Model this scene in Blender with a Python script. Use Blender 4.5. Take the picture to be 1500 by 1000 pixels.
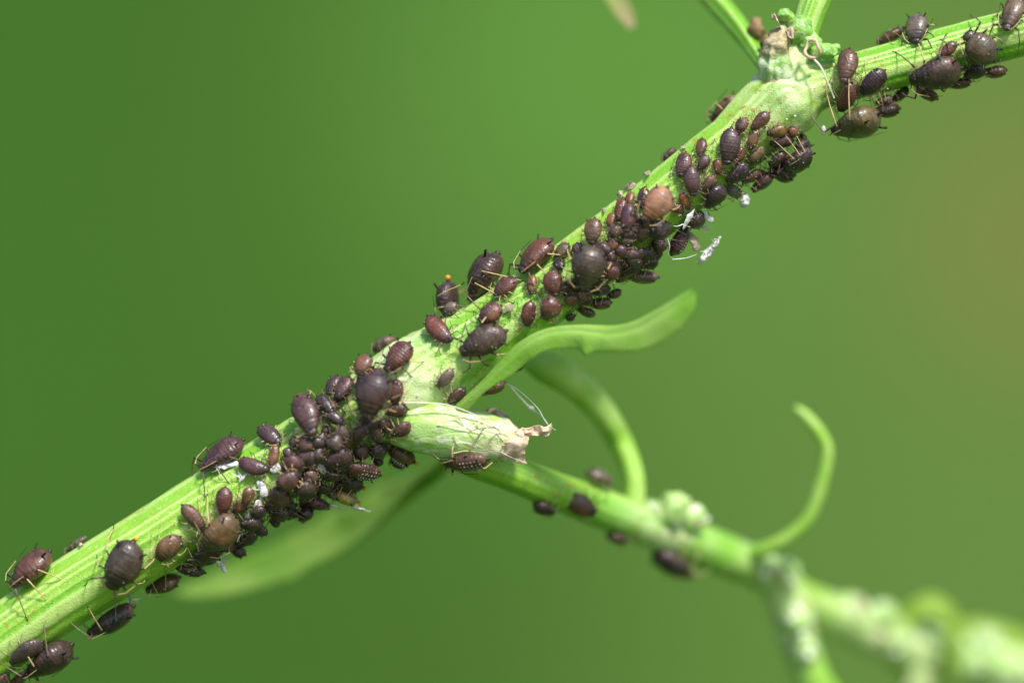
import bpy, math, random
from mathutils import Vector, Matrix, noise
random.seed(11)
for o in list(bpy.data.objects): bpy.data.objects.remove(o)
scn = bpy.context.scene
scn.unit_settings.scale_length = 0.01            # one unit is one centimetre
K = 300.0                                        # photograph pixels per unit in the plane of focus
D = 15.0                                         # distance of the plane of focus

# ------------------------------------------------------------------ camera, sky, sun, exposure
cam_d = bpy.data.cameras.new('camera'); cam = bpy.data.objects.new('camera', cam_d)
scn.collection.objects.link(cam); scn.camera = cam
cam.location = (0, -D, 0); cam.rotation_euler = (math.radians(90), 0, 0)
cam_d.sensor_width = 36; cam_d.lens = 36*D/5.0
cam_d.clip_start = 0.5; cam_d.clip_end = 3000
cam_d.dof.use_dof = True; cam_d.dof.focus_distance = D - 0.12
cam_d.dof.aperture_fstop = 0.115; cam_d.dof.aperture_blades = 0

SUN = Vector((0.30, -0.62, 0.80)).normalized()
w = bpy.data.worlds.new('World'); scn.world = w; w.use_nodes = True
nt = w.node_tree; bg = nt.nodes['Background']
sky = nt.nodes.new('ShaderNodeTexSky'); sky.sky_type = 'NISHITA'; sky.sun_disc = False
sky.sun_elevation = math.asin(SUN.z); sky.sun_rotation = math.atan2(SUN.x, SUN.y)
nt.links.new(sky.outputs[0], bg.inputs[0]); bg.inputs[1].default_value = 0.15
sl = bpy.data.lights.new('sun', 'SUN'); sl.energy = 4.9; sl.angle = math.radians(8); sl.color = (1, 0.95, 0.87)
so = bpy.data.objects.new('sun', sl); scn.collection.objects.link(so)
so.rotation_euler = SUN.to_track_quat('Z', 'Y').to_euler(); so.location = SUN*40
vs = scn.view_settings; vs.view_transform = 'Standard'; vs.look = 'None'; vs.gamma = 1; vs.use_curve_mapping = False
vs.exposure = 0.0
scn.render.engine = 'CYCLES'

# ------------------------------------------------------------------ helpers
def P(px, py, y=0.0):
    f = 1 + y/D
    return Vector(((px-750)/K*f, y, (500-py)/K*f))
def lin(r, g, b):
    c = lambda v: (v/255/12.92) if v <= 10 else ((v/255+0.055)/1.055)**2.4
    return (c(r), c(g), c(b), 1)
def mesh_obj(name, verts, faces, mats, parent=None, smooth=True, midx=None, attrs=None):
    m = bpy.data.meshes.new(name); m.from_pydata([tuple(v) for v in verts], [], faces)
    for mt in (mats if isinstance(mats, (list, tuple)) else [mats]): m.materials.append(mt)
    if smooth: m.polygons.foreach_set('use_smooth', [True]*len(m.polygons))
    if midx: m.polygons.foreach_set('material_index', midx)
    if attrs:
        for k, vals in attrs.items():
            a = m.attributes.new(k, 'FLOAT', 'POINT'); a.data.foreach_set('value', vals)
    m.update()
    o = bpy.data.objects.new(name, m); scn.collection.objects.link(o)
    if parent: o.parent = parent
    return o
def tag(o, label, cat, group=None, kind=None):
    o['label'] = label; o['category'] = cat
    if group: o['group'] = group
    if kind: o['kind'] = kind
    return o
def empty(name, mat=None):
    o = bpy.data.objects.new(name, None); scn.collection.objects.link(o); o.empty_display_size = 0.05
    if mat is not None: o.matrix_world = mat
    return o
def catmull(pts, step):
    """pts: tuples of floats; resampled about every `step` in the first two coordinates"""
    out = []; n = len(pts)
    for i in range(n-1):
        p0 = pts[max(i-1, 0)]; p1 = pts[i]; p2 = pts[i+1]; p3 = pts[min(i+2, n-1)]
        d = math.hypot(p2[0]-p1[0], p2[1]-p1[1]); k = max(2, int(d/step)) if d < 400 else 10
        for j in range(k):
            t = j/k
            out.append(tuple(0.5*((2*b)+(-a+c)*t+(2*a-5*b+4*c-e)*t*t+(-a+3*b-3*c+e)*t**3) for a, b, c, e in zip(p0, p1, p2, p3)))
    out.append(tuple(pts[-1])); return out
def frames(path):
    n = len(path); T = []
    for i in range(n):
        T.append((path[min(i+1, n-1)]-path[max(i-1, 0)]).normalized())
    N = []; nrm = Vector((0, -1, 0))
    for i in range(n):
        nrm = (nrm - T[i]*nrm.dot(T[i])).normalized(); N.append(nrm.copy())
    return T, N
def nz(v, s=1.0, seed=0.0):
    return noise.noise(Vector((v[0]*s+seed, v[1]*s-seed*0.7, v[2]*s+seed*1.3)))
class MB:
    def __init__(s): s.v = []; s.f = []; s.m = []
    def tube(s, pts, rad, seg=6, m=0, cap=True):
        T, N = frames([Vector(p) for p in pts]); base = len(s.v); n = len(pts)
        if isinstance(m, int): m = [m]*n
        for i in range(n):
            B = T[i].cross(N[i])
            for k in range(seg):
                a = 2*math.pi*k/seg
                s.v.append(Vector(pts[i]) + (N[i]*math.cos(a)+B*math.sin(a))*rad[i])
        for i in range(n-1):
            for k in range(seg):
                k2 = (k+1) % seg
                s.f.append((base+i*seg+k, base+i*seg+k2, base+(i+1)*seg+k2, base+(i+1)*seg+k)); s.m.append(m[i])
        if cap:
            s.f.append(tuple(base+k for k in range(seg))); s.m.append(m[0])
            s.f.append(tuple(base+(n-1)*seg+k for k in reversed(range(seg)))); s.m.append(m[-1])
    def blob(s, c, r, m=0, sc=(1, 1, 1), rows=5, seg=8, jit=0.0):
        base = len(s.v); c = Vector(c)
        for i in range(1, rows):
            ph = math.pi*i/rows
            for k in range(seg):
                a = 2*math.pi*k/seg; j = 1+random.uniform(-jit, jit)
                s.v.append(c+Vector((r*sc[0]*math.sin(ph)*math.cos(a), r*sc[1]*math.sin(ph)*math.sin(a), r*sc[2]*math.cos(ph)))*j)
        top = len(s.v); s.v.append(c+Vector((0, 0, r*sc[2]))); s.v.append(c-Vector((0, 0, r*sc[2])))
        for i in range(rows-2):
            for k in range(seg):
                k2 = (k+1) % seg; a = base+i*seg
                s.f.append((a+k, a+seg+k, a+seg+k2, a+k2)); s.m.append(m)
        for k in range(seg):
            k2 = (k+1) % seg; b = base+(rows-2)*seg
            s.f.append((base+k, base+k2, top)); s.m.append(m); s.f.append((b+k2, b+k, top+1)); s.m.append(m)
    def build(s, name, mats, parent=None, smooth=True):
        return mesh_obj(name, s.v, s.f, mats, parent, smooth, s.m)

# ------------------------------------------------------------------ materials
class NB:
    """small node helper"""
    def __init__(s, name):
        s.mat = bpy.data.materials.new(name); s.mat.use_nodes = True
        s.t = s.mat.node_tree; s.bsdf = s.t.nodes['Principled BSDF']
    def n(s, typ, ins=None, **kw):
        nd = s.t.nodes.new('ShaderNode'+typ)
        for k, v in kw.items(): setattr(nd, k, v)
        for k, v in (ins or {}).items():
            if hasattr(v, 'is_linked') or isinstance(v, bpy.types.NodeSocket): s.t.links.new(v, nd.inputs[k])
            else: nd.inputs[k].default_value = v
        return nd
    def noise(s, co, scale, detail=3, rough=0.55, dist=0):
        return s.n('TexNoise', {'Vector': co, 'Scale': scale, 'Detail': detail, 'Roughness': rough, 'Distortion': dist}).outputs[0]
    def rng(s, v, a, b, c=0.0, d=1.0, smooth=True):
        return s.n('MapRange', {0: v, 1: a, 2: b, 3: c, 4: d}, interpolation_type='SMOOTHSTEP' if smooth else 'LINEAR').outputs[0]
    def mix(s, f, a, b, mode='MIX'):
        nd = s.t.nodes.new('ShaderNodeMix'); nd.data_type = 'RGBA'; nd.blend_type = mode
        for i, v in ((0, f), (6, a), (7, b)):
            if isinstance(v, bpy.types.NodeSocket): s.t.links.new(v, nd.inputs[i])
            else: nd.inputs[i].default_value = v
        return nd.outputs[2]
    def math(s, op, a, b=0.0):
        return s.n('Math', {0: a, 1: b}, operation=op).outputs[0]
    def attr(s, name):
        return s.n('Attribute', attribute_name=name).outputs['Fac']
    def set(s, **kw):
        for k, v in kw.items():
            k = {'base': 'Base Color', 'rough': 'Roughness', 'spec': 'Specular IOR Level', 'sss': 'Subsurface Weight', 'sssr': 'Subsurface Radius',
                 'ssss': 'Subsurface Scale', 'coat': 'Coat Weight', 'coatr': 'Coat Roughness', 'trans': 'Transmission Weight', 'alpha': 'Alpha', 'normal': 'Normal', 'sheen': 'Sheen Weight'}[k]
            if isinstance(v, bpy.types.NodeSocket): s.t.links.new(v, s.bsdf.inputs[k])
            else: s.bsdf.inputs[k].default_value = v
    def bump(s, h, strength, dist):
        return s.n('Bump', {'Strength': strength, 'Distance': dist, 'Height': h}).outputs[0]
    def translucent(s, col, fac):
        tr = s.n('BsdfTranslucent', {'Color': col}); mx = s.n('MixShader', {0: fac, 1: s.bsdf.outputs[0], 2: tr.outputs[0]})
        s.t.links.new(mx.outputs[0], s.t.nodes['Material Output'].inputs['Surface'])

def mat_stem():
    b = NB('stem_green'); co = b.n('TexCoord').outputs['Object']
    ridge = b.attr('ridge'); node = b.attr('node')
    uv = b.n('CombineXYZ', {0: b.attr('around'), 1: b.math('MULTIPLY', b.attr('along'), .10), 2: 0.0}).outputs[0]
    st = b.noise(uv, 20, 5, .62); st2 = b.noise(uv, 6, 3, .5)
    n1 = b.noise(co, 6, 4); n2 = b.noise(co, 55, 3); n3 = b.noise(co, 1.3, 2)
    base = b.mix(b.rng(st2, .38, .62), (0.19, 0.51, 0.026, 1), (0.32, 0.60, 0.052, 1))
    k = b.math('ADD', ridge, b.math('MULTIPLY', b.math('SUBTRACT', st, .5), 1.1))
    col = b.mix(b.math('MULTIPLY', b.rng(k, .35, .95), .68), base, (0.59, 0.76, 0.26, 1))
    col = b.mix(b.math('MULTIPLY', b.rng(n2, .52, .72), .32), col, (0.68, 0.80, 0.44, 1))
    col = b.mix(b.math('MULTIPLY', b.rng(n1, .55, .75), .4), col, (0.20, 0.46, 0.02, 1))
    # pale frosted tissue at the swollen nodes
    fn = b.math('MULTIPLY', node, b.rng(b.noise(co, 5, 5, .6, 1.6), .30, .56))
    col = b.mix(b.math('MULTIPLY', fn, .75), col, (0.78, 0.87, 0.52, 1))
    # rusty flecks
    sp = b.math('MULTIPLY', b.rng(b.noise(co, 34, 3, .6), .58, .65), b.rng(b.noise(co, 2.2, 2), .47, .58))
    col = b.mix(b.math('MULTIPLY', sp, .7), col, (0.45, 0.18, 0.04, 1))
    h = b.math('ADD', b.math('ADD', b.math('MULTIPLY', n2, .6), b.noise(co, 130, 2)), b.math('MULTIPLY', st, .8))
    b.set(base=col, rough=0.36, spec=0.55, sss=0.40, sssr=(0.4, 0.6, 0.15), ssss=0.12, normal=b.bump(h, 0.5, 0.011))
    return b.mat
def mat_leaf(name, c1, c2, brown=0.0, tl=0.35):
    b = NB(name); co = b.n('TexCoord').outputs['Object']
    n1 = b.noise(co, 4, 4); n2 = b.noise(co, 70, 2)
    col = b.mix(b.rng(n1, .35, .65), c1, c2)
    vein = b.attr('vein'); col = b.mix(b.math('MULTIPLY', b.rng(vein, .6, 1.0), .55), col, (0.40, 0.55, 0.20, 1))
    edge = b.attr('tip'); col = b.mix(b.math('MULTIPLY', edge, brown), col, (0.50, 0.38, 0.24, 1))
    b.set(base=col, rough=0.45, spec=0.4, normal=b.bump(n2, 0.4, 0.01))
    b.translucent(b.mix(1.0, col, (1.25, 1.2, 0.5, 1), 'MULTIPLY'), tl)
    return b.mat
def mat_aphid():
    b = NB('aphid_cuticle'); co = b.n('TexCoord').outputs['Object']
    oi = b.n('ObjectInfo'); base = oi.outputs['Color']; tone = b.attr('tone')
    off = b.n('VectorMath', {0: co, 1: b.n('CombineXYZ', {0: b.math('MULTIPLY', oi.outputs['Random'], 37.0), 1: 0.0, 2: 0.0}).outputs[0]}, operation='ADD').outputs[0]
    n1 = b.noise(off, 22, 4, .6); n2 = b.noise(off, 75, 3, .6)
    col = b.mix(b.rng(n1, .32, .7), b.mix(1.0, base, (0.62, 0.58, 0.62, 1), 'MULTIPLY'), b.mix(1.0, base, (1.45, 1.32, 1.15, 1), 'MULTIPLY'))
    col = b.mix(b.math('MULTIPLY', b.rng(b.noise(off, 7, 2), .46, .66), .5), col, b.mix(1.0, col, (1.65, 1.25, .95, 1), 'MULTIPLY'))
    col = b.mix(tone, (0.016, 0.010, 0.012, 1), col)
    # grey wax bloom, patchy
    wax = b.math('MULTIPLY', b.rng(n2, .48, .75), b.rng(b.noise(off, 9, 2), .38, .68))
    col = b.mix(b.math('MULTIPLY', wax, .36), col, (0.26, 0.24, 0.27, 1))
    fl = b.rng(b.noise(off, 150, 1, .5), .72, .78)
    col = b.mix(b.math('MULTIPLY', fl, .55), col, (0.62, 0.60, 0.60, 1))
    vor = b.n('TexVoronoi', {'Vector': off, 'Scale': 120.0}).outputs[0]
    h = b.math('ADD', b.math('MULTIPLY', n2, 1.0), b.math('MULTIPLY', vor, .5))
    b.set(base=col, rough=b.rng(n2, .3, .7, .30, .50), spec=0.55, coat=0.25, coatr=0.16, normal=b.bump(h, 0.42, 0.006), sss=0.08, sssr=(1.0, .45, .25), ssss=0.03)
    return b.mat
def mat_plain(name, col, rough=.5, spec=.4, var=.25, scale=30, sss=0.0, tl=0.0, bump=.3):
    b = NB(name); co = b.n('TexCoord').outputs['Object']
    n = b.noise(co, scale, 4)
    dk = tuple(c*(1-var) for c in col[:3])+(1,); lt = tuple(min(1, c*(1+var)) for c in col[:3])+(1,)
    c = b.mix(b.rng(n, .3, .7), dk, lt)
    b.set(base=c, rough=rough, spec=spec, normal=b.bump(b.noise(co, scale*4, 3), bump, .008))
    if sss: b.set(sss=sss, sssr=(.5, .5, .3), ssss=.06)
    if tl: b.translucent(c, tl)
    return b.mat
def mat_sheath():
    b = NB('papery_sheath'); co = b.n('TexCoord').outputs['Object']
    node = b.attr('node'); ridge = b.attr('ridge')
    mp = b.n('Mapping', {'Vector': co, 'Scale': (1.0, 2, 3)}).outputs[0]
    n1 = b.noise(mp, 7, 5, .65, 1.5); n2 = b.noise(co, 60, 3)
    col = b.mix(b.rng(n1, .38, .74), (0.36, 0.64, 0.08, 1), (0.84, 0.89, 0.70, 1))
    col = b.mix(b.math('MULTIPLY', node, b.rng(n1, .25, .55)), col, (0.80, 0.70, 0.54, 1))
    col = b.mix(b.math('MULTIPLY', b.rng(b.noise(co, 14, 4), .60, .70), b.math('MULTIPLY', node, .8)), col, (0.30, 0.24, 0.15, 1))
    b.set(base=col, rough=.4, spec=.5, sss=.2, sssr=(.4, .5, .2), ssss=.08, normal=b.bump(b.math('ADD', n1, b.math('MULTIPLY', n2, .4)), .5, .02))
    return b.mat
def mat_collar():
    b = NB('withered_node_tissue'); co = b.n('TexCoord').outputs['Object']; nd = b.attr('node')
    n1 = b.noise(co, 8, 5, .65, 1.0); n2 = b.noise(co, 40, 4)
    col = b.mix(b.rng(n1, .35, .62), (0.24, 0.46, 0.10, 1), (0.60, 0.70, 0.44, 1))
    br = b.rng(b.math('ADD', nd, b.math('MULTIPLY', b.math('SUBTRACT', b.noise(co, 11, 4, .6), .5), 1.8)), .25, .75)
    col = b.mix(b.math('MULTIPLY', br, .85), col, b.mix(b.rng(n2, .35, .65), (0.28, 0.19, 0.09, 1), (0.56, 0.44, 0.27, 1)))
    b.set(base=col, rough=.5, spec=.4, sss=.15, sssr=(.4, .5, .2), ssss=.08, normal=b.bump(b.math('ADD', n1, n2), .7, .015))
    return b.mat
def mat_curl():
    b = NB('crinkled_green'); co = b.n('TexCoord').outputs['Object']
    n1 = b.noise(co, 14, 4, .6); n2 = b.noise(co, 60, 3)
    col = b.mix(b.rng(n1, .35, .65), (0.15, 0.40, 0.04, 1), (0.36, 0.58, 0.13, 1))
    col = b.mix(b.math('MULTIPLY', b.rng(n2, .52, .68), .55), col, (0.66, 0.78, 0.58, 1))
    b.set(base=col, rough=.42, spec=.5, sss=.2, sssr=(.4, .5, .2), ssss=.08, normal=b.bump(n2, .6, .01))
    return b.mat
def mat_meadow():
    b = NB('meadow_green'); co = b.n('TexCoord').outputs['Object']
    sx = b.n('SeparateXYZ', {0: co}); X, Z = sx.outputs[0], sx.outputs[2]
    wob = b.math('MULTIPLY', b.math('SUBTRACT', b.noise(co, .12, 2), .5), 9.0)
    f = b.rng(b.math('ADD', X, wob), -9, 11)
    col = b.mix(f, (0.0351, 0.1017, 0.0113, 1), (0.0790, 0.1490, 0.0285, 1))
    flat = b.n('CombineXYZ', {0: X, 1: 0.0, 2: Z}).outputs[0]
    lush = b.rng(b.n('VectorMath', {0: flat, 1: (2.5, 0, 6.5)}, operation='DISTANCE').outputs['Value'], 9, 1)
    col = b.mix(b.math('MULTIPLY', lush, .6), col, (0.0796, 0.2034, 0.0302, 1))
    dry = b.rng(b.n('VectorMath', {0: flat, 1: (11.6, 0, 2.2)}, operation='DISTANCE').outputs['Value'], 5.5, .5)
    col = b.mix(b.math('MULTIPLY', dry, .42), col, (0.1732, 0.1446, 0.0420, 1))
    deep = b.rng(b.n('VectorMath', {0: flat, 1: (-4, 0, -8)}, operation='DISTANCE').outputs['Value'], 9, 2)
    col = b.mix(b.math('MULTIPLY', deep, .45), col, (0.0318, 0.0768, 0.0109, 1))
    col = b.mix(b.math('MULTIPLY', b.rng(b.noise(co, 2.5, 4), .35, .7), .25), col, b.mix(1.0, col, (0.6, 0.68, 0.6, 1), 'MULTIPLY'))
    b.set(base=col, rough=.9, spec=.1, normal=b.bump(b.noise(co, 3, 4), .5, .3))
    return b.mat
M = dict(stem=mat_stem(), aphid=mat_aphid(), sheath=mat_sheath(), meadow=mat_meadow(), collar=mat_collar(),
         leaf=mat_leaf('leaf_green', (0.27, 0.54, 0.06, 1), (0.42, 0.65, 0.15, 1)),
         leaf_thick=mat_leaf('leaf_succulent', (0.32, 0.60, 0.07, 1), (0.46, 0.70, 0.17, 1), tl=.04),
         leaf_tip=mat_leaf('leaf_browning', (0.20, 0.40, 0.04, 1), (0.33, 0.46, 0.07, 1), brown=.95),
         leaf_yel=mat_leaf('leaf_yellow_green', (0.36, 0.56, 0.07, 1), (0.44, 0.64, 0.12, 1)),
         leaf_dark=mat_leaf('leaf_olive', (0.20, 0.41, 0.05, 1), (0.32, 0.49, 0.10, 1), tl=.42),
         legp=mat_plain('leg_ivory', (0.62, 0.43, 0.21, 1), .4, .5, .2, 40, sss=.2),
         legd=mat_plain('leg_dark', (0.030, 0.020, 0.018, 1), .4, .5, .3, 40),
         legn=mat_plain('leg_nymph', (0.20, 0.14, 0.09, 1), .4, .5, .3, 40),
         black=mat_plain('cornicle_black', (0.010, 0.008, 0.009, 1), .3, .5, .3, 60),
         white=mat_plain('shed_skin_white', (0.84, 0.82, 0.83, 1), .3, .5, .26, 38, tl=.12, bump=.5),
         skin_tan=mat_plain('shed_skin_tan', (0.62, 0.53, 0.40, 1), .4, .5, .35, 30, tl=.4, bump=.8),
         paper=mat_plain('dry_membrane', (0.86, 0.66, 0.50, 1), .4, .45, .12, 26, tl=.25, bump=.5),
         cream=mat_plain('cream_fibre', (0.82, 0.78, 0.62, 1), .45, .4, .15, 30),
         brownt=mat_plain('withered_brown', (0.26, 0.17, 0.08, 1), .65, .3, .5, 12, bump=.8),
         bud=mat_plain('bud_pale_green', (0.40, 0.60, 0.20, 1), .45, .4, .35, 6, sss=.2),
         budw=mat_plain('bud_tip_cream', (0.76, 0.66, 0.54, 1), .5, .4, .3, 8, sss=.2),
         budp=mat_plain('bud_bract_rusty', (0.58, 0.42, 0.30, 1), .5, .4, .3, 8),
         budx=mat_plain('bud_bract_white', (0.78, 0.81, 0.66, 1), .35, .5, .1, 8),
         curl=mat_curl(),
         amber=mat_plain('honeydew_amber', (0.80, 0.33, 0.03, 1), .2, .6, .1, 20, sss=.3),
         silk=mat_plain('silk', (0.78, 0.80, 0.74, 1), .35, .5, .1, 20),
         eye=mat_plain('eye_dark', (0.02, 0.006, 0.006, 1), .2, .6, .2, 60))

# ------------------------------------------------------------------ background: grassy bank behind the plant
vv = []; ff = []; NX, NY = 40, 60
for j in range(NY+1):
    y = -80 + 320*j/NY
    for i in range(NX+1):
        x = -200+400*i/NX
        t = min(1, max(0, (y-30)/75)); t = t*t*(3-2*t)
        z = -20 + 110*t + (2.2*nz((x, y, 0), .05, 3) if t > 0 else 0.6*nz((x, y, 0), .06, 3))
        vv.append((x, y, z))
for j in range(NY):
    for i in range(NX):
        a = j*(NX+1)+i; ff.append((a, a+1, a+NX+2, a+NX+1))
g = mesh_obj('meadow', vv, ff, M['meadow']); g['kind'] = 'structure'
g['label'] = 'soft green grassy bank far behind the plant'

# ------------------------------------------------------------------ plant
plant = empty('plant', Matrix.Translation(P(-560, 6500, 0)))
tag(plant, 'pale green ribbed plant stem with side branch and curled leaves, crowded with aphids', 'plant')
def parent_keep(o, p=plant):
    o.parent = p; o.matrix_parent_inverse = Matrix.Translation(p.matrix_world.translation).inverted() if p is plant else Matrix()
    return o
def tube_part(name, pts, mat, seg=40, step=6, ridges=0, amp=0.05, rough=0.0, nodes=(), seed=0.0, flat=1.0, parent=None, cap=True):
    """pts: (px, py, depth, half width in px)"""
    rs = catmull(pts, step); path = [P(p[0], p[1], p[2]) for p in rs]; T, N = frames(path)
    V = []; F = []; RA = []; NA = []; UA = []; LA = []; run = 0.0
    for i, p in enumerate(rs):
        if i: run += (path[i]-path[i-1]).length
        B = T[i].cross(N[i]); R = max(p[3], .4)/K*(1+p[2]/D)
        nd = 0.0
        for (qx, qy, rr) in nodes: nd = max(nd, math.exp(-((p[0]-qx)**2+(p[1]-qy)**2)/rr**2))
        for k in range(seg):
            a = 2*math.pi*k/seg
            if ridges:
                ph = ridges*(a+0.16*math.sin(3*a+1)+0.09*math.sin(5*a+seed)+.03*math.sin(11*a))+0.6*math.sin(i*0.013+seed)
                c = 0.5+0.5*math.cos(ph); rd = c**0.7
                rd = rd*(0.75+0.35*math.sin(2.3*a+seed))
            else: rd = 0.3
            d = N[i]*math.cos(a)+B*math.sin(a)*flat
            r = R*(1+amp*(rd-0.5)*(1-0.6*nd))
            q = path[i]+d*r
            if rough: r *= 1+rough*(0.35+nd)*(nz(q, 9, seed)+0.5*nz(q, 24, seed))
            V.append(path[i]+d*r); RA.append(rd); NA.append(nd); UA.append(abs(a-math.pi)*R); LA.append(run)
    n = len(rs)
    for i in range(n-1):
        for k in range(seg):
            k2 = (k+1) % seg; F.append((i*seg+k, i*seg+k2, (i+1)*seg+k2, (i+1)*seg+k))
    if cap: F.append(tuple(range(seg))); F.append(tuple((n-1)*seg+k for k in reversed(range(seg))))
    o = mesh_obj(name, V, F, mat, attrs={'ridge': RA, 'node': NA, 'around': UA, 'along': LA})
    return parent_keep(o) if parent is None else sub(o, parent)
def sub(o, p):
    o.parent = p
    return o
MAIN = [(-560, 6600, 0, 62), (-560, 3500, 0, 60), (-520, 1800, 0, 56), (-420, 1350, 0, 54), (-250, 1120, 0, 52), (-60, 980, 0, 50), (0, 938, 0, 49), (100, 868, 0, 50), (208, 803, 0, 51),
        (320, 733, 0, 52), (420, 676, 0, 52), (500, 625, 0, 54), (560, 588, 0, 60), (605, 560, 0, 66), (650, 533, 0, 61), (700, 500, 0, 54), (780, 443, 0, 49),
        (850, 390, 0, 47), (960, 305, 0.0, 45), (1040, 240, 0.0, 45), (1080, 208, 0.02, 46), (1120, 170, 0.03, 52), (1155, 142, .03, 56), (1185, 126, .03, 46), (1215, 119, 0.02, 37),
        (1260, 110, 0, 34), (1400, 72, 0, 35), (1560, 30, 0, 36), (1800, -40, .1, 36), (2100, -160, .3, 34)]
NODES = [(600, 562, 62), (1150, 142, 52)]
stem = tube_part('main_stem', MAIN, M['stem'], seg=96, step=5, ridges=15, amp=0.07, rough=0.05, nodes=NODES, seed=1.7)
def deep(pts):
    return [(p[0], p[1], p[2] if p[2] < .3 else .3+(p[2]-.3)*1.35)+tuple(p[3:]) for p in pts]
BR = deep([(610, 625, 0.06, 22), (680, 668, 0.08, 24), (740, 690, 0.16, 25), (800, 714, 0.26, 26), (850, 733, .38, 27), (900, 752, .5, 29), (950, 770, .62, 31), (1000, 788, .74, 31), (1050, 808, .86, 30), (1100, 828, .98, 29), (1150, 852, 1.1, 28)])
branch = tube_part('side_branch', BR, M['stem'], seg=48, step=6, ridges=11, amp=0.09, rough=.05, nodes=[(960, 770, 60), (1120, 840, 60)], seed=4)
tube_part('side_branch', deep([(1130, 840, 1.06, 24), (1155, 885, 1.12, 30), (1170, 940, 1.18, 27), (1195, 1000, 1.2, 25), (1240, 1060, 1.25, 24), (1300, 1120, 1.3, 22)]), M['stem'], seg=36, ridges=9, amp=.08, rough=.06, nodes=[(1160, 900, 60)], seed=5)
tube_part('side_branch', deep([(1135, 848, 1.1, 22), (1190, 885, 1.25, 28), (1250, 912, 1.45, 32), (1330, 945, 1.7, 34), (1420, 965, 1.9, 36), (1520, 985, 2.1, 36), (1650, 1010, 2.3, 34)]), M['stem'], seg=36, ridges=9, amp=.08, rough=.08, nodes=[(1260, 910, 70), (1330, 945, 60), (1450, 970, 90)], seed=6)
# stem going up out of the upper node, and the thin blurred stalk beside it
tube_part('upper_stem', [(1148, 130, .02, 38), (1157, 98, .0, 33), (1167, 72, .0, 27), (1181, 38, .02, 22), (1197, -5, .03, 23), (1240, -110, .1, 24), (1330, -300, .3, 24)], M['stem'], seg=64, step=4, ridges=11, amp=.1, rough=.06, nodes=[(1158, 96, 36)], seed=8)
tube_part('leaf_stalk', [(1130, 115, .06, 11), (1110, 82, .16, 13), (1083, 42, .30, 18), (1056, 10, .40, 20), (1034, -14, .48, 20), (960, -90, .8, 20)], M['stem'], seg=32, ridges=4, amp=.30, flat=.8, seed=9)

def ribbon(name, pts, mat, nrm, fold=0.3, thick=1.6, step=5, wav=0.0, seed=0.0, lobes=(), cols=18, tipbrown=None, parent=None, groove=0.0):
    """leaf blade: pts (px,py,depth,half width px); nrm: world direction the upper side faces"""
    rs = catmull(pts, step); path = [P(p[0], p[1], p[2]) for p in rs]; n = len(rs)
    V = []; F = []; VE = []; TI = []
    nrm = Vector(nrm).normalized()
    for i, p in enumerate(rs):
        T = (path[min(i+1, n-1)]-path[max(i-1, 0)]).normalized()
        Nn = (nrm-T*nrm.dot(T)).normalized(); B = T.cross(Nn)
        hw = max(p[3], .3)/K; t = i/(n-1)
        for (lt, side, la, lw) in lobes: pass
        for face in (1, -1):
            for c in range(cols+1):
                u = -1+2*c/cols; s = hw
                for (lt, side, la, lw) in lobes:
                    if side*u > 0: s += la/K*math.exp(-((t-lt)/lw)**2)*abs(u)
                q = path[i]+B*(u*s)+Nn*(abs(u)**1.4*fold*hw*1.5)+Nn*(face*thick/K*0.5*(1-abs(u)**4*.8)) - Nn*groove*hw*math.exp(-((u-.1)/.16)**2)
                if wav: q += Nn*wav/K*(nz((t*6, u, seed), 1.0, seed)*2)*abs(u)
                V.append(q); VE.append(max(0, 1-abs(u)*5)); TI.append(0 if tipbrown is None else max(0, (t-tipbrown)/(1-tipbrown)))
    m = cols+1; row = 2*m
    for i in range(n-1):
        for c in range(cols):
            a = i*row+c; F.append((a, a+1, a+row+1, a+row))
            a2 = i*row+m+c; F.append((a2, a2+row, a2+row+1, a2+1))
        for e in (0, cols):
            a = i*row+e; b2 = i*row+m+e
            F.append((a, a+row, b2+row, b2) if e == 0 else (a, b2, b2+row, a+row))
    F.append(tuple(range(m))+tuple(m+c for c in reversed(range(m)))); e0 = (n-1)*row
    F.append(tuple(e0+c for c in reversed(range(m)))+tuple(e0+m+c for c in range(m)))
    o = mesh_obj(name, V, F, mat, attrs={'vein': VE, 'tip': TI})
    return parent_keep(o) if parent is None else sub(o, parent)
# curled leaf in front of the stem
lA = ribbon('leaf', [(650, 612, -.12, 10), (676, 588, -.19, 11), (703, 562, -.24, 12), (732, 534, -.28, 15), (765, 503, -.31, 20), (800, 486, -.33, 21), (845, 481, -.35, 21), (890, 484, -.40, 25), (930, 475, -.46, 30), (970, 453, -.52, 29), (998, 435, -.55, 23), (1012, 427, -.56, 15), (1018, 424, -.565, 4)],
            M['leaf'], (-.12, -.72, .70), fold=-.55, thick=4, wav=5, seed=2, lobes=[(.60, 1, 10, .022)], groove=.30)
lA['label'] = 'curled green leaf with a blunt tip clasping the stem'
# broad leaf behind, in the shade under the stem
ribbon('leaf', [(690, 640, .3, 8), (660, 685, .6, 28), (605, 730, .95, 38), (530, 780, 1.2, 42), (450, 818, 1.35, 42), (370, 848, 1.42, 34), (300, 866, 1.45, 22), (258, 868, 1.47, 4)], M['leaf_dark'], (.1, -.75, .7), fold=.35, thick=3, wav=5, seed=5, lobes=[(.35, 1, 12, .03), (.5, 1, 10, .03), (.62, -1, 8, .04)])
# strap leaf rising from the side branch
tube_part('leaf', [(930, 750, .62, 15), (929, 705, .63, 16), (920, 672, .66, 17), (905, 640, .68, 19), (884, 606, .60, 21), (852, 570, .50, 24), (818, 546, .46, 26), (790, 535, .45, 22), (772, 531, .45, 12), (765, 530, .45, 3)], M['leaf_thick'], seg=32, step=4, ridges=3, amp=.10, rough=.03, seed=7)
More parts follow.
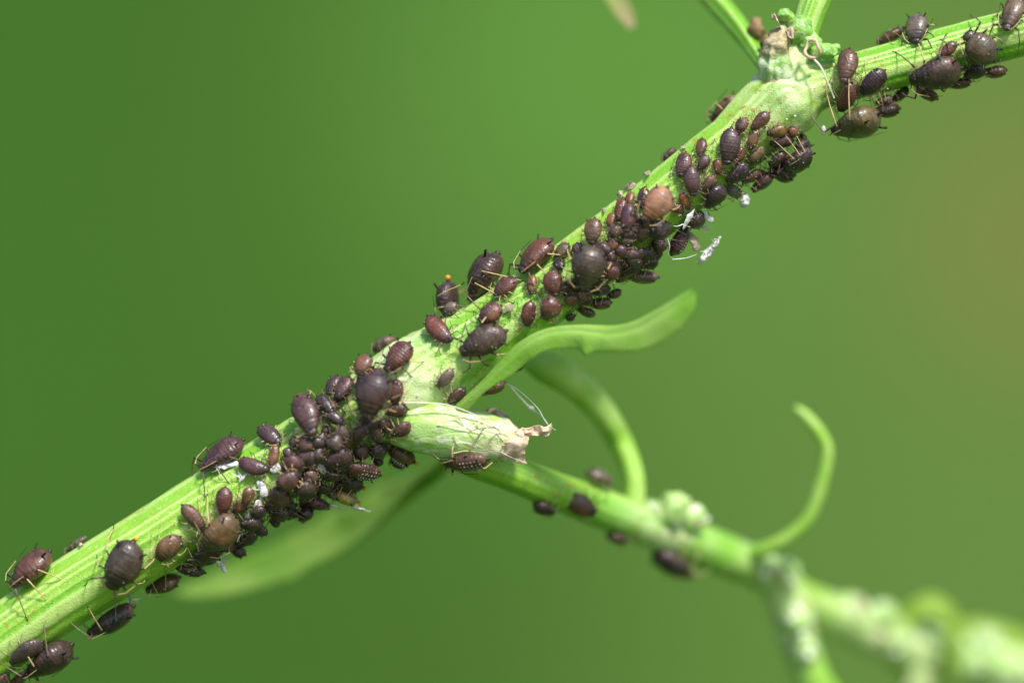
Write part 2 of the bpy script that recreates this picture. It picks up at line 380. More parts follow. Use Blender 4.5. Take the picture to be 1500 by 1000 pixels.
# thin curled leaf
tube_part('leaf', [(1092, 822, 1.18, 13), (1112, 808, 1.06, 12), (1135, 798, 1.0, 11), (1162, 781, .96, 10.5), (1186, 755, .93, 10), (1203, 708, .90, 10), (1211, 663, .88, 10), (1202, 636, .87, 9.5), (1184, 613, .87, 8.5), (1170, 600, .87, 6), (1165, 595, .87, 2)], M['leaf_thick'], seg=24, step=3, ridges=2, amp=.18, rough=.03, seed=8)
# arched leaf and strap at the far end of the branch
ribbon('leaf', deep([(1318, 985, 1.7, 18), (1322, 940, 1.66, 17), (1335, 905, 1.62, 17), (1362, 888, 1.6, 17), (1386, 905, 1.62, 16), (1394, 945, 1.66, 14), (1392, 985, 1.7, 8)]), M['leaf_yel'], (.1, -.8, .6), fold=.4, thick=7, seed=9)
ribbon('leaf', deep([(1390, 925, 1.85, 10), (1430, 922, 1.9, 15), (1480, 935, 1.98, 17), (1540, 955, 2.1, 16), (1600, 975, 2.2, 6)]), M['leaf_yel'], (0, -.8, .6), fold=.3, thick=6, seed=10)
# hanging leaf tip at the top of the picture
ribbon('leaf', [(760, -260, 1.3, 20), (820, -130, 1.1, 19), (865, -50, .95, 16), (893, -8, .9, 16), (912, 22, .88, 14), (925, 42, .87, 6)], M['leaf_tip'], (.2, -.85, .45), fold=.35, thick=6, seed=11, tipbrown=.80)

# sheath around the lower node with its dried end
sh = tube_part('sheath', [(560, 610, -.02, 30), (590, 617, -.06, 38), (625, 624, -.09, 41), (665, 632, -.09, 41), (705, 639, -.07, 38), (740, 645, -.05, 30), (762, 648, -.03, 16), (772, 650, -.02, 4)], M['sheath'], seg=72, step=3, ridges=7, amp=.03, rough=.15, nodes=[(748, 646, 46)], seed=12)
sh['label'] = 'pale papery sheath with a dried brown end'
def sheet(name, px_rows, mat, thick=.6, parent=None, crump=2.0, seed=0.0, sub_n=7):
    """thin crumpled membrane; px_rows: grid of (px,py,depth)"""
    r = len(px_rows); c = len(px_rows[0]); G = []
    for i in range((r-1)*sub_n+1):
        a = i/sub_n; i0 = min(int(a), r-2); fa = a-i0; rowv = []
        for j in range((c-1)*sub_n+1):
            b_ = j/sub_n; j0 = min(int(b_), c-2); fb = b_-j0
            q = [sum(wt*px_rows[ii][jj][k] for ii, jj, wt in ((i0, j0, (1-fa)*(1-fb)), (i0+1, j0, fa*(1-fb)), (i0, j0+1, (1-fa)*fb), (i0+1, j0+1, fa*fb))) for k in range(3)]
            v = P(*q); e = crump/K
            v += Vector((nz(v, 26, seed), 3.0*nz(v, 20, seed+3)+1.2*abs(nz(v, 45, seed+1)), nz(v, 26, seed+7)))*e
            rowv.append(v)
        G.append(rowv)
    R_, C_ = len(G), len(G[0]); V = [v for rw in G for v in rw]; nV = len(V); V += [v+Vector((0, thick/K, 0)) for v in V]; F = []
    for i in range(R_-1):
        for j in range(C_-1):
            a = i*C_+j; F.append((a, a+1, a+C_+1, a+C_)); F.append((nV+a, nV+a+C_, nV+a+C_+1, nV+a+1))
    bd = [j for j in range(C_)]+[i*C_+C_-1 for i in range(1, R_)]+[(R_-1)*C_+j for j in reversed(range(C_-1))]+[i*C_ for i in reversed(range(1, R_-1))]
    for a, b_ in zip(bd, bd[1:]+bd[:1]): F.append((a, nV+a, nV+b_, b_))
    o = mesh_obj(name, V, F, mat)
    return parent_keep(o) if parent is None else sub(o, parent)
sheet('dried_membrane', [[(716, 668, -.12), (735, 652, -.16), (752, 637, -.16), (765, 626, -.12)], [(735, 674, -.12), (748, 658, -.17), (762, 645, -.17), (775, 634, -.12)], [(772, 680, -.08), (768, 665, -.13), (772, 650, -.15), (776, 637, -.12)]], M['paper'], crump=3, seed=1)
sheet('dried_membrane', [[(752, 632, -.12), (768, 625, -.13), (782, 623, -.12), (795, 625, -.13), (808, 619, -.12)], [(760, 640, -.10), (772, 634, -.15), (784, 632, -.10), (796, 632, -.15), (810, 626, -.10)], [(768, 644, -.12), (774, 640, -.12), (784, 636, -.12), (797, 640, -.12), (806, 635, -.12)]], M['paper'], crump=3, seed=4)
sheet('dried_membrane', [[(700, 606, -.02), (715, 600, .03), (732, 600, .04), (745, 610, .02)], [(705, 615, -.02), (722, 612, -.03), (738, 612, -.02), (748, 622, -.02)]], M['skin_tan'], crump=6, seed=6)
def fibre(name, pts, r, mat, parent=None):
    rs = catmull(pts, 4); m = MB(); rr = [r/K*(1-.6*(i/len(rs))**2) for i in range(len(rs))]
    m.tube([P(p[0], p[1], p[2]) for p in rs], rr, 6); o = m.build(name, mat)
    return parent_keep(o) if parent is None else sub(o, parent)
fibre('fibre', [(585, 590, -.24), (620, 590, -.25), (655, 593, -.24), (690, 605, -.22), (715, 618, -.19), (735, 634, -.17)], 1.3, M['cream'])
fibre('fibre', [(655, 612, -.23), (690, 612, -.23), (720, 628, -.2), (738, 646, -.17)], .8, M['cream'])
fibre('fibre', [(640, 622, -.24), (680, 625, -.24), (705, 638, -.2), (722, 660, -.16)], .8, M['cream'])
fibre('fibre', [(690, 626, -.23), (705, 618, -.22), (722, 618, -.2), (732, 630, -.18), (730, 646, -.18)], 1.0, M['cream'])
_f = random.Random(21)
for q in range(11):                                       # webby fibres over the dried end
    x0 = _f.uniform(655, 735); y0 = _f.uniform(606, 668); a_ = _f.uniform(-.8, .8); l = _f.uniform(20, 42); cv = _f.uniform(-12, 12)
    dd = lambda x, y: -.09-max(0, 1-((y-636)/40)**2)**.5*(.135 if x < 710 else .135*max(.15, (772-x)/62))-.012
    pts = [(x0+l*t*math.cos(a_)-cv*t*(1-t)*math.sin(a_), y0+l*t*math.sin(a_)+cv*t*(1-t)*2) for t in (0, .33, .66, 1)]
    fibre('fibre', [(x, y, dd(x, y)) for x, y in pts if x < 768] or [(700, 640, -.24), (710, 640, -.24)], _f.uniform(.5, 1.0), M['cream'])
# pale tuft on the upper edge of the lower node
sheet('dried_membrane', [[(600, 500, .02), (606, 488, .0), (622, 484, .0), (632, 490, .0)], [(598, 512, -.02), (610, 502, -.06), (625, 498, -.05), (640, 500, -.03)]], M['cream'], crump=6, seed=9)
for q, (x, y, r) in enumerate(((922, 272, 5), (908, 284, 3), (884, 307, 3.5), (1000, 216, 2.5), (948, 253, 3), (118, 797, 3))):
    sheet('dried_flake', [[(x-r*1.6, y+r*.6, -.02), (x-r*.2, y-r*.9, -.05), (x+r*1.3, y-r*.7, -.03)], [(x-r*.9, y+r*1.3, -.07), (x+r*.3, y+r*.6, -.10), (x+r*1.6, y+r*.2, -.07)]], M['skin_tan'], crump=4.5, seed=20+q, sub_n=6, thick=.3)
# upper node: withered collar, curled green bits, bristle
tube_part('withered_collar', [(1140, 122, -.02, 26), (1138, 104, -.06, 28), (1138, 86, -.07, 25), (1141, 68, -.07, 20), (1145, 52, -.06, 14), (1148, 40, -.04, 8), (1149, 33, -.03, 3)], M['collar'], seg=64, step=2, rough=.42, ridges=9, amp=.12, nodes=[(1134, 62, 27)], seed=14)
def knob(name, px, py, y, r, mat, sc=(1, 1, 1), seed=0.0, amp=.34, freq=17):
    m = MB(); c = P(px, py, y); m.blob(c, r/K, 0, sc, rows=22, seg=32)
    m.v = [c+(v-c)*(1+amp*(.35-abs(nz(v, freq, seed))*1.6)+.35*amp*nz(v, freq*2.3, seed)) for v in m.v]
    return parent_keep(m.build(name, mat))
knob('curled_bud', 1150, 24, -.06, 13, M['curl'], (1, .9, .95), 1)
knob('curled_bud', 1172, 44, -.08, 19, M['curl'], (1.0, .8, 1.15), 2)
knob('curled_bud', 1186, 62, -.08, 17, M['curl'], (1.0, .8, .9), 3)
knob('curled_bud', 1207, 76, -.12, 16, M['curl'], (1.15, .7, .8), 4)
knob('curled_bud', 1222, 70, -.10, 9, M['curl'], (1, .8, .7), 5)
knob('withered_bud', 1108, 44, .20, 14, M['brownt'], (.9, .8, 1.25), 6)
knob('withered_bud', 1122, 64, .10, 11, M['brownt'], (.8, .8, 1.2), 7)
knob('withered_bud', 1136, 60, -.02, 13, M['brownt'], (.8, .8, 1.5), 8)
m_ = MB(); ring = [P(1190+11*math.cos(a), 76+9*math.sin(a)-(8 if abs(a-1.5*math.pi) < .7 else 0), -.20+.02*math.sin(2*a)) for a in [2*math.pi*i/18 for i in range(19)]]
m_.tube(ring, [2.4/K]*19, 8); parent_keep(m_.build('dried_loop', M['paper']))
sheet('dried_membrane', [[(1128, 22, -.1), (1134, 20, -.1), (1140, 30, -.1), (1150, 42, -.1)], [(1130, 30, -.1), (1136, 30, -.13), (1144, 38, -.13), (1152, 50, -.1)]], M['paper'], crump=4, seed=12)
sheet('dried_membrane', [[(1152, 42, -.13), (1158, 40, -.14), (1164, 46, -.13)], [(1154, 54, -.13), (1160, 56, -.15), (1164, 54, -.13)]], M['paper'], crump=4, seed=13)
fibre('bristle', [(1193, 88, -.2), (1202, 98, -.22), (1211, 118, -.22), (1222, 144, -.2)], 1.7, M['cream'])
knob('egg', 1108, 115, -.02, 5, M['white'], (1.4, .8, .7), 11, .05)
knob('egg', 1206, 191, -.05, 5, M['white'], (.75, .8, 1.4), 12, .05)
knob('egg', 1267, 160, -.06, 5, M['white'], (1.0, .8, .9), 13, .1)
# flower buds along the side branch
def bud(px, py, y, r, ax, seed):
    rnd = random.Random(seed); c = P(px, py, y); z = Vector((ax[0], ax[2], -ax[1])).normalized()
    rot = z.to_track_quat('Z', 'Y').to_matrix(); m = MB(); R = r/K*(1+y/D)
    m.blob((0, 0, 0), R, 0, (.85, .85, 1.05), rows=10, seg=16)
    m.v = [rot @ (v*(1+.10*nz(v, 12, seed))) + c for v in m.v]
    o = parent_keep(m.build('flower_bud', M['bud']))
    for k in range(9):                                   # scale-like bracts round the bud
        a = k*2.4; h = -.3+.12*k
        b_ = MB(); b_.blob((0, 0, 0), R*.42, 0, (.75, .30, 1.15), rows=7, seg=10, jit=.05)
        rm = Matrix.Rotation(a, 3, 'Z')
        pos = Vector((math.sin(a)*R*.72*math.cos(h), -math.cos(a)*R*.72*math.cos(h), R*h))
        b_.v = [rot @ (rm @ v + pos) + c for v in b_.v]
        b_.build('bract', M[rnd.choice(('budx', 'budx', 'budw', 'budp', 'bud', 'bud'))], o)
for i, (x, y, dd, r, ax) in enumerate([(985, 748, .60, 28, (.3, -.8, -.3)), (1010, 758, .66, 24, (.8, -.4, -.2)), (960, 752, .58, 20, (-.2, -.9, -.3)), (1148, 838, .98, 24, (.9, -.2, -.3)), (1120, 835, .95, 22, (.2, -.6, -.6)), (1165, 905, 1.05, 26, (.2, .3, -.7)), (1175, 950, 1.12, 22, (.6, .7, -.3)),
        (1245, 895, 1.38, 26, (.1, -.9, -.3)), (1290, 905, 1.48, 26, (.5, -.8, -.3)), (1300, 935, 1.5, 24, (.3, .2, -.9)), (1420, 975, 1.75, 34, (0, -.4, -.8)), (1465, 985, 1.85, 34, (.3, -.3, -.8)), (1440, 945, 1.85, 26, (.2, -.9, -.2)), (1345, 1000, 1.6, 24, (-.2, .6, -.6))]):
    bud(x, y, .3+(dd-.3)*1.35, r, ax, i+3)

# ------------------------------------------------------------------ aphids
COL = dict(k=(72, 60, 50), q=(67, 49, 46), p=(78, 56, 57), d=(60, 45, 48), r=(91, 62, 55), o=(94, 78, 58), b=(108, 80, 64), a=(118, 85, 54), t=(150, 125, 97), g=(102, 90, 85), y=(142, 130, 82))
CNAME = dict(k='dark olive', q='dark brown', p='purple brown', d='blackish', r='reddish brown', o='olive brown', b='dull brown', a='amber brown', t='tan', g='greyish', y='pale olive')
# head x, head y, tail x, tail y, width (all in photograph pixels), colour, flags: s ribbed back, w pale spots, A adult, B behind the stem, R on the side branch, H on the sheath
AP = [
(14,857,73,808,40,'r','A'),(98,806,127,787,11,'g','B'),(161,864,197,793,54,'q','A'),(231,819,262,786,30,'b',''),(300,777,268,740,22,'o',''),
(253,830,300,840,17,'d',''),(273,822,317,820,14,'d',''),(215,866,262,845,24,'r','B'),(130,932,196,889,33,'d','A'),(15,971,60,939,24,'p',''),
(37,992,104,943,42,'d','A'),(-8,1005,12,988,16,'r',''),(18,1006,40,990,15,'r',''),
(290,686,356,644,34,'p','As'),(410,648,380,626,24,'p',''),(392,689,350,676,23,'p',''),(397,685,404,650,15,'a',''),(326,754,330,714,23,'r',''),(358,740,367,714,17,'b',''),
(339,748,362,737,17,'b',''),(298,808,345,757,46,'o','A'),(285,815,325,808,22,'d',''),(338,800,360,814,18,'d',''),(345,797,372,784,17,'d',''),(372,768,390,783,16,'d',''),
(352,770,385,764,19,'d',''),(368,754,389,747,16,'d',''),(394,752,423,755,20,'d',''),(400,769,414,777,11,'d',''),(418,768,438,763,10,'d',''),
(424,740,397,718,25,'r',''),(434,742,418,738,14,'d',''),(438,694,407,713,27,'p',''),(462,722,437,713,25,'d',''),(462,708,452,690,16,'g',''),
(483,744,450,730,20,'p',''),(424,758,440,748,14,'d',''),(443,767,455,745,20,'d',''),(437,692,424,667,22,'p',''),(426,672,418,656,14,'p',''),  # third entry: blackish body added in place of a dark shadow
(464,678,449,686,15,'d',''),(446,636,449,662,21,'r',''),(440,650,424,645,16,'d',''),(473,634,466,655,14,'g',''),(470,655,463,674,17,'p',''),
(497,636,487,660,23,'p',''),(476,683,514,663,30,'d',''),(512,640,492,629,20,'g',''),(512,640,507,656,15,'b',''),(484,636,472,627,14,'d',''),
(521,648,530,625,17,'p',''),(555,648,544,624,15,'p',''),(577,633,556,617,17,'p',''),(573,638,602,622,19,'r','s'),(564,603,597,599,20,'r',''),
(541,656,520,668,22,'p',''),(560,650,549,669,22,'d',''),(568,655,608,680,28,'r','w'),(550,674,563,686,14,'d',''),(506,685,556,695,26,'r','sw'),
(474,701,498,694,16,'d',''),(489,721,466,713,14,'d',''),(498,706,530,714,22,'d',''),(490,725,527,741,21,'y',''),(580,688,604,697,15,'d','B'),  # third entry: dark body standing in for the shadows on the crowd's underside
(534,614,556,545,52,'q','A'),(459,636,438,582,36,'p',''),(456,580,432,594,24,'b',''),(487,604,465,580,18,'d',''),(489,602,478,584,15,'b',''),
(480,577,494,550,18,'p',''),(494,582,512,552,20,'p','s'),(505,622,480,605,16,'d',''),(525,548,538,520,24,'b',''),(546,512,580,498,20,'g','B'),
(565,544,600,502,34,'r','sA'),(579,592,581,556,21,'r',''),(578,643,596,645,12,'g',''),
(687,441,729,371,46,'q','A'),(656,468,655,410,36,'d','AB'),(655,462,664,444,19,'g',''),(659,500,626,465,27,'r','s'),(723,432,755,408,24,'p',''),(702,471,733,448,28,'r',''),
(673,517,741,484,43,'k','A'),(641,567,663,542,17,'g','s'),(657,590,680,569,18,'p',''),(708,580,741,563,17,'o',''),(755,546,769,530,14,'p',''),
(760,398,808,351,34,'r','A'),(778,430,780,403,14,'a',''),(813,434,808,397,28,'r','s'),(797,468,814,437,29,'r',''),(772,478,777,442,21,'r',''),
(853,424,870,360,51,'k','A'),(866,357,871,320,25,'o',''),(814,378,832,357,17,'o',''),(811,384,826,392,14,'d',''),(848,374,845,356,15,'p',''),(888,366,870,357,15,'p',''),
(893,333,897,312,13,'a',''),(891,346,911,333,18,'p',''),(918,340,922,299,23,'p','s'),(906,322,912,290,16,'r',''),(921,300,924,281,12,'a',''),(939,304,945,275,17,'p',''),
(944,325,979,276,41,'t','A'),(955,349,978,326,27,'d',''),(937,352,948,334,16,'b',''),(890,366,903,354,15,'b',''),(927,358,913,348,16,'o',''),
(916,378,906,361,17,'p',''),(900,384,890,370,16,'d',''),(930,380,924,360,11,'a',''),(957,355,975,364,20,'p',''),(954,382,942,366,17,'d',''),(944,384,962,388,17,'d',''),
(912,401,940,388,18,'d',''),(888,411,905,393,17,'p',''),(923,405,902,406,15,'r',''),(920,410,968,412,20,'g',''),(893,440,914,431,14,'r',''),(862,445,895,443,18,'p','s'),
(853,442,868,441,13,'d',''),(868,428,893,423,15,'d',''),(848,442,828,438,17,'r',''),(845,452,873,463,14,'o','s'),(842,464,830,465,11,'d',''),(830,432,822,412,16,'d',''),(858,440,848,428,12,'b',''),  # last but one: dark body added to fill a shadowed gap
(1025,229,1029,203,15,'r',''),(996,258,1005,224,22,'r',''),(1016,287,1012,245,23,'p',''),(1024,248,1037,229,16,'p',''),(1053,256,1050,233,13,'b',''),(1027,280,1048,259,16,'o',''),
(1036,305,1059,273,24,'d','s'),(1065,241,1072,189,29,'p','s'),(1081,194,1092,173,18,'r',''),(1101,189,1126,166,18,'r',''),(1098,219,1109,192,15,'a',''),(1079,239,1088,217,13,'b',''),
(1097,240,1119,217,16,'o',''),(1065,267,1095,243,22,'d','s'),(1088,266,1112,253,14,'r',''),(1103,280,1130,254,19,'p',''),(1082,290,1068,273,16,'g',''),(1075,288,1090,284,12,'p',''),
(1128,243,1150,225,18,'p',''),(1124,196,1153,190,16,'a',''),(1129,210,1162,206,16,'p',''),(1155,188,1168,198,14,'a',''),(1168,222,1183,207,22,'d',''),(1152,246,1186,226,30,'d','s'),
(1128,252,1165,258,24,'d',''),(1168,208,1181,200,14,'d',''),(1040,176,1088,143,27,'r','AB'),(971,236,990,219,14,'p','B'),  # first entry: dark body put in where there is a dark-red shadow
(1010,307,998,283,14,'a',''),(1000,311,987,302,13,'r',''),(1009,331,985,374,23,'p','sw'),(1030,312,1012,332,22,'d',''),
(1236,121,1245,73,28,'r',''),(1232,164,1248,123,25,'r','s'),(1262,137,1295,104,27,'d','s'),(1220,197,1286,166,46,'o','A'),(1282,172,1319,166,20,'d',''),(1284,156,1307,146,14,'g',''),
(1305,153,1331,131,14,'d','B'),(1332,119,1408,100,46,'q','A'),(1343,132,1374,150,18,'r',''),(1389,130,1423,125,16,'r',''),(1414,48,1456,90,46,'o','AM'),(1376,84,1400,63,16,'r',''),
(1340,64,1345,21,32,'g','A'),(1473,44,1494,-6,30,'b','A'),(1415,114,1440,98,22,'d',''),(1440,110,1474,105,18,'r',''),(1285,62,1322,44,16,'r','B'),
(650,682,714,673,27,'r','swAH'),(872,752,832,728,30,'r','R'),(812,752,782,738,19,'d','R'),(898,702,862,688,22,'g','R'),(1012,845,960,808,32,'d','R'),(918,795,890,782,15,'r','R'),
]
LABEL = {0: 'plump reddish brown aphid with ivory legs perched on the bare lower edge top of the stem', 2: 'large egg shaped dark brown aphid with an orange speck at its tail',
 3: 'medium dull brown aphid right beside the large egg shaped dark brown aphid', 8: 'blackish aphid with thin ivory legs hanging under the bare lower stem', 9: 'small purple brown aphid touching the large slate dark aphid at the foot of the stem',
 10: 'large slate dark aphid at the cut off foot of the stem', 13: 'long purple brown aphid with ribbed back on the rim above a white shed skin', 15: 'shiny purple brown aphid lying beside the long white shed skin',
 20: 'large olive brown aphid at the lower end of the dense crowd', 63: 'pale olive translucent aphid hanging under the crowd beside white shed skins', 65: 'large round dark brown aphid dominating the crowd at the lower node',
 66: 'tall purple brown aphid standing on the upper rim of the lower crowd', 75: 'red aphid with ribbed back and pale thorax beside the swollen lower node', 57: 'reddish brown aphid with pale dots at the edge of the papery sheath',
 78: 'large upright dark brown aphid with raised black cornicle on the stem rim', 79: 'dark aphid half hidden behind the stem rim with a small grey one in front', 81: 'reddish brown ribbed aphid pointing down the stem on the node above the pale tuft',
 84: 'large olive brown aphid with a black head above the curled leaf base', 85: 'small greyish ribbed aphid alone on pale tissue of the lower node', 86: 'small purple brown aphid beside the petiole of the curled leaf', 87: 'dark olive aphid hanging under the curled leaf base', 88: 'tiny purple brown aphid clinging under the curled leaf near the silk threads',
 89: 'rusty brown aphid with long ivory legs on the stem rim', 94: 'largest round olive black aphid amid the middle crowd', 106: 'big tan aphid with two black cornicles', 107: 'blackish aphid at the head of the big tan aphid',
 164: 'dark ribbed aphid with pale spots and a white waxy collar'}
def lab_by(h, text):
    for i, a in enumerate(AP):
        if a[0] == h[0] and a[1] == h[1]: LABEL[i] = text
LABEL.clear()
for h, t_ in [((14,857),'plump reddish brown aphid with ivory legs on the rim of the bare lower stem'),((98,806),'tiny greyish aphid half hidden behind the rim of the bare lower stem'),((161,864),'large egg shaped dark brown aphid with an orange speck at its tail'),((231,819),'dull brown aphid right beside the large egg shaped dark brown aphid'),
 ((300,777),'olive brown aphid alone on bare green stem between crowd and egg shaped aphid'),((215,866),'reddish brown aphid tucked under the stem behind the egg shaped aphid'),((130,932),'blackish aphid with thin ivory legs hanging under the bare lower stem'),((15,971),'small purple brown aphid touching the large slate dark aphid'),((37,992),'large slate dark aphid at the low end of the stem'),
 ((290,686),'long purple brown aphid with ribbed back on the rim beside a white shed skin'),((410,648),'purple brown aphid on the rim with a slim amber aphid at its head'),((392,689),'shiny purple brown aphid at the end of the long white shed skin'),((397,685),'slim amber brown aphid head down beside a white shed skin'),((298,808),'large olive brown aphid at the low end of the dense crowd'),
 ((490,725),'pale olive translucent aphid hanging under the crowd beside white shed skins'),((534,614),'large round blackish brown aphid dominating the crowd at the swollen lower node'),((459,636),'tall purple brown aphid standing on the rim of the lower crowd'),((565,544),'red aphid with ribbed back and pale legs on the swollen lower node'),((568,655),'reddish brown aphid with pale dots at the foot of the papery sheath'),((506,685),'reddish ribbed aphid with pale spots above the pale olive aphid'),
 ((687,441),'large upright blackish aphid with raised black cornicles on the stem rim'),((656,468),'dark aphid half hidden behind the stem rim above the lower node'),((655,462),'small greyish aphid in front of the dark aphid behind the rim'),((659,500),'reddish brown ribbed aphid pointing down the stem beside the pale tuft'),((673,517),'large olive brown aphid with a dark head above the curled leaf base'),((641,567),'small greyish ribbed aphid alone on pale tissue of the lower node'),
 ((657,590),'small purple brown aphid beside the stalk of the curled leaf'),((708,580),'dark olive aphid hanging under the base of the curled leaf'),((755,546),'tiny purple brown aphid under the curled leaf near the silk threads'),((760,398),'rusty brown aphid with long ivory legs on the stem rim'),((853,424),'largest round olive dark aphid amid the middle crowd'),((866,357),'beige olive aphid above the largest round aphid of the middle crowd'),
 ((944,325),'big tan aphid with two black cornicles'),((955,349),'blackish aphid at the head of the big tan aphid'),((920,410),'greyish aphid sticking out under the middle crowd'),((1009,331),'dark ribbed aphid with pale spots and a white waxy collar'),((1065,241),'purple brown ribbed aphid, biggest of the group under the upper node'),((1152,246),'wrinkled blackish aphid at the lower corner of the upper node'),((1040,176),'reddish brown aphid with ivory legs half hidden behind the rim near the upper node'),
 ((971,236),'small blurred aphid behind the rim above the tan aphid'),((1236,121),'reddish brown aphid next to the bristle of the upper node, tail up'),((1232,164),'reddish ribbed aphid at the head of the one next to the bristle'),((1262,137),'blackish ribbed aphid alone on the right stem face by the upper node'),((1222,199),'olive brown aphid with ivory legs hanging under the stem beside a white egg'),((1332,119),'large glossy dark brown aphid stretched along the right stem'),
 ((1414,48),'swollen round brown aphid with ringed abdomen and tiny head'),((1340,64),'grey aphid with ivory antennae facing down on the right stem rim'),((1473,44),'brown aphid with ivory legs beyond the swollen round aphid'),((1285,62),'reddish aphid behind the right stem rim with one ivory leg showing'),((650,682),'red aphid with rows of white spots under the papery sheath'),((872,752),'blurred reddish brown aphid on the face of the side branch'),
 ((812,752),'small blurred blackish aphid under the side branch near the sheath'),((898,702),'blurred greyish aphid on top of the side branch beside the strap leaf'),((1012,845),'large blurred blackish aphid under the side branch below a flower bud'),((918,795),'small blurred reddish aphid under the side branch'),((1376,84),'slim reddish brown aphid between the glossy and the swollen aphid')]: lab_by(h, t_)

def prep(pts):
    return [(p[0], p[1], p[2], p[3]) for p in catmull(pts, 6)]
_r = random.Random(3)
for (x0, y0, x1, y1, spread, cnt) in ((395, 745, 520, 690, 16, 16), (410, 690, 540, 620, 20, 12), (280, 822, 390, 775, 9, 6), (825, 430, 965, 372, 16, 14), (880, 372, 960, 320, 16, 8), (470, 600, 560, 540, 12, 6), (1110, 262, 1175, 236, 10, 4)):
    for _ in range(cnt):                                  # filler aphids added underneath to darken the shadowed gaps of the crowd
        t_ = _r.random(); x = x0+(x1-x0)*t_+_r.gauss(0, spread*.5); y = y0+(y1-y0)*t_+_r.gauss(0, spread*.5); l = _r.uniform(20, 29)*.5; a_ = _r.uniform(1.2, 3.0) if _r.random() < .7 else _r.uniform(0, 6.28)
        AP.append((x+l*math.cos(a_), y+l*math.sin(a_), x-l*math.cos(a_), y-l*math.sin(a_), l*1.25, _r.choice('ddpdpr'), 'u'))
HEAD = {(a[0], a[1]): i for i, a in enumerate(AP)}
def grow(a):
    k = .5*(1.0 if 'A' in a[6] else 1.05)-.5; hx, hy, tx, ty, wd, c, fl = a; g = 1.0 if 'A' in fl else 1.07
    return (hx+(hx-tx)*k, hy+(hy-ty)*k, tx-(hx-tx)*k, ty-(hy-ty)*k, wd*g, c, fl)
AP = [grow(a) for a in AP]
HOST = {'M': prep([p for p in MAIN if -100 < p[0] < 1900]), 'R': prep(BR), 'H': prep([(560, 610, -.02, 30), (665, 632, -.09, 41), (740, 645, -.05, 30), (770, 648, -.02, 20)])}
def host_of(fl): return HOST['R' if 'R' in fl else 'H' if 'H' in fl else 'M']
def locate(host, x, y):
    best = None
    for i in range(len(host)-1):
        a, b = host[i], host[i+1]; dx, dy = b[0]-a[0], b[1]-a[1]; l2 = dx*dx+dy*dy
        if l2 < 1e-6: continue
        t = max(0, min(1, ((x-a[0])*dx+(y-a[1])*dy)/l2)); qx, qy = a[0]+dx*t, a[1]+dy*t
        d = math.hypot(x-qx, y-qy)
        if best is None or d < best[0]:
            l = math.sqrt(l2); best = (d, qx, qy, a[2]+(b[2]-a[2])*t, a[3]+(b[3]-a[3])*t, dx/l, dy/l)
    d, qx, qy, dep, R, tx, ty = best
    nx, ny = ty, -tx                                  # image-plane perpendicular (pointing up-picture side)
    off = (x-qx)*nx+(y-qy)*ny
    return dep, R, (tx, ty), (nx, ny), off
def solve(i):
    hx, hy, tx, ty, wd, c, fl = AP[i]; A = S[i]
    cx, cy = (hx+tx)/2, (hy+ty)/2
    dep, R, ta, n, off = A['loc']
    hgt = wd*A['hr']; rho = R+A['clr']+hgt*.5+A['lift']
    s = max(-1, min(1, off/rho)); cc = math.sqrt(max(0, 1-s*s))
    if 'B' in fl: cc = -max(cc, .25)
    A['s'] = s; A['cc'] = cc
    gap = max(0, abs(off)-rho)*.42*(1 if off > 0 else -1)
    hx -= n[0]*gap; hy -= n[1]*gap; tx -= n[0]*gap; ty -= n[1]*gap; cx -= n[0]*gap; cy -= n[1]*gap; A['gap'] = abs(gap)
    f = 1+dep/D
    yc = dep-rho*cc/K*f
    A['n'] = Vector((n[0]*s, -cc, -n[1]*s)).normalized()
    L2 = math.hypot(hx-tx, hy-ty); b = ((hx-tx)*n[0]+(hy-ty)*n[1])
    dy = 0.0
    if cc > .05: dy = max(-.55*L2, min(.55*L2, s*b/cc))
    A['c'] = P(cx, cy, yc)
    A['h'] = P(hx, hy, yc+dy*.5/K); A['t'] = P(tx, ty, yc-dy*.5/K)
    A['spin'] = dy
S = []
for i, a in enumerate(AP):
    rnd = random.Random(i*7+1)
    hx, hy, tx, ty, wd, c, fl = a
    S.append(dict(loc=locate(host_of(fl), (hx+tx)/2, (hy+ty)/2), lift=0.0, hr=.72 if 'A' in fl else .66, clr=wd*.10, rnd=rnd)); solve(i)
for it in range(14):
    mv = False
    for i in range(len(AP)):
        for j in range(i):
            A, B = S[i], S[j]
            if (A['c']-B['c']).length > .40: continue
            ri, rj = AP[i][4]*.40/K, AP[j][4]*.40/K; worst = 0
            for u in (-.26, 0, .26):
                for v in (-.26, 0, .26):
                    pa = A['c']+(A['h']-A['t'])*u; pb = B['c']+(B['h']-B['t'])*v
                    worst = max(worst, ri+rj-(pa-pb).length)
            if worst > .25*min(ri, rj):
                k = (j if 'u' in AP[i][6] else i if 'u' in AP[j][6] else i if AP[i][4] > AP[j][4] else j)
                if S[k]['lift'] < (.40 if AP[k][4] > 38 else .6)*AP[k][4] and 'B' not in AP[k][6]:
                    S[k]['lift'] += min(worst*K*.45, 4); solve(k); mv = True
    if not mv: break

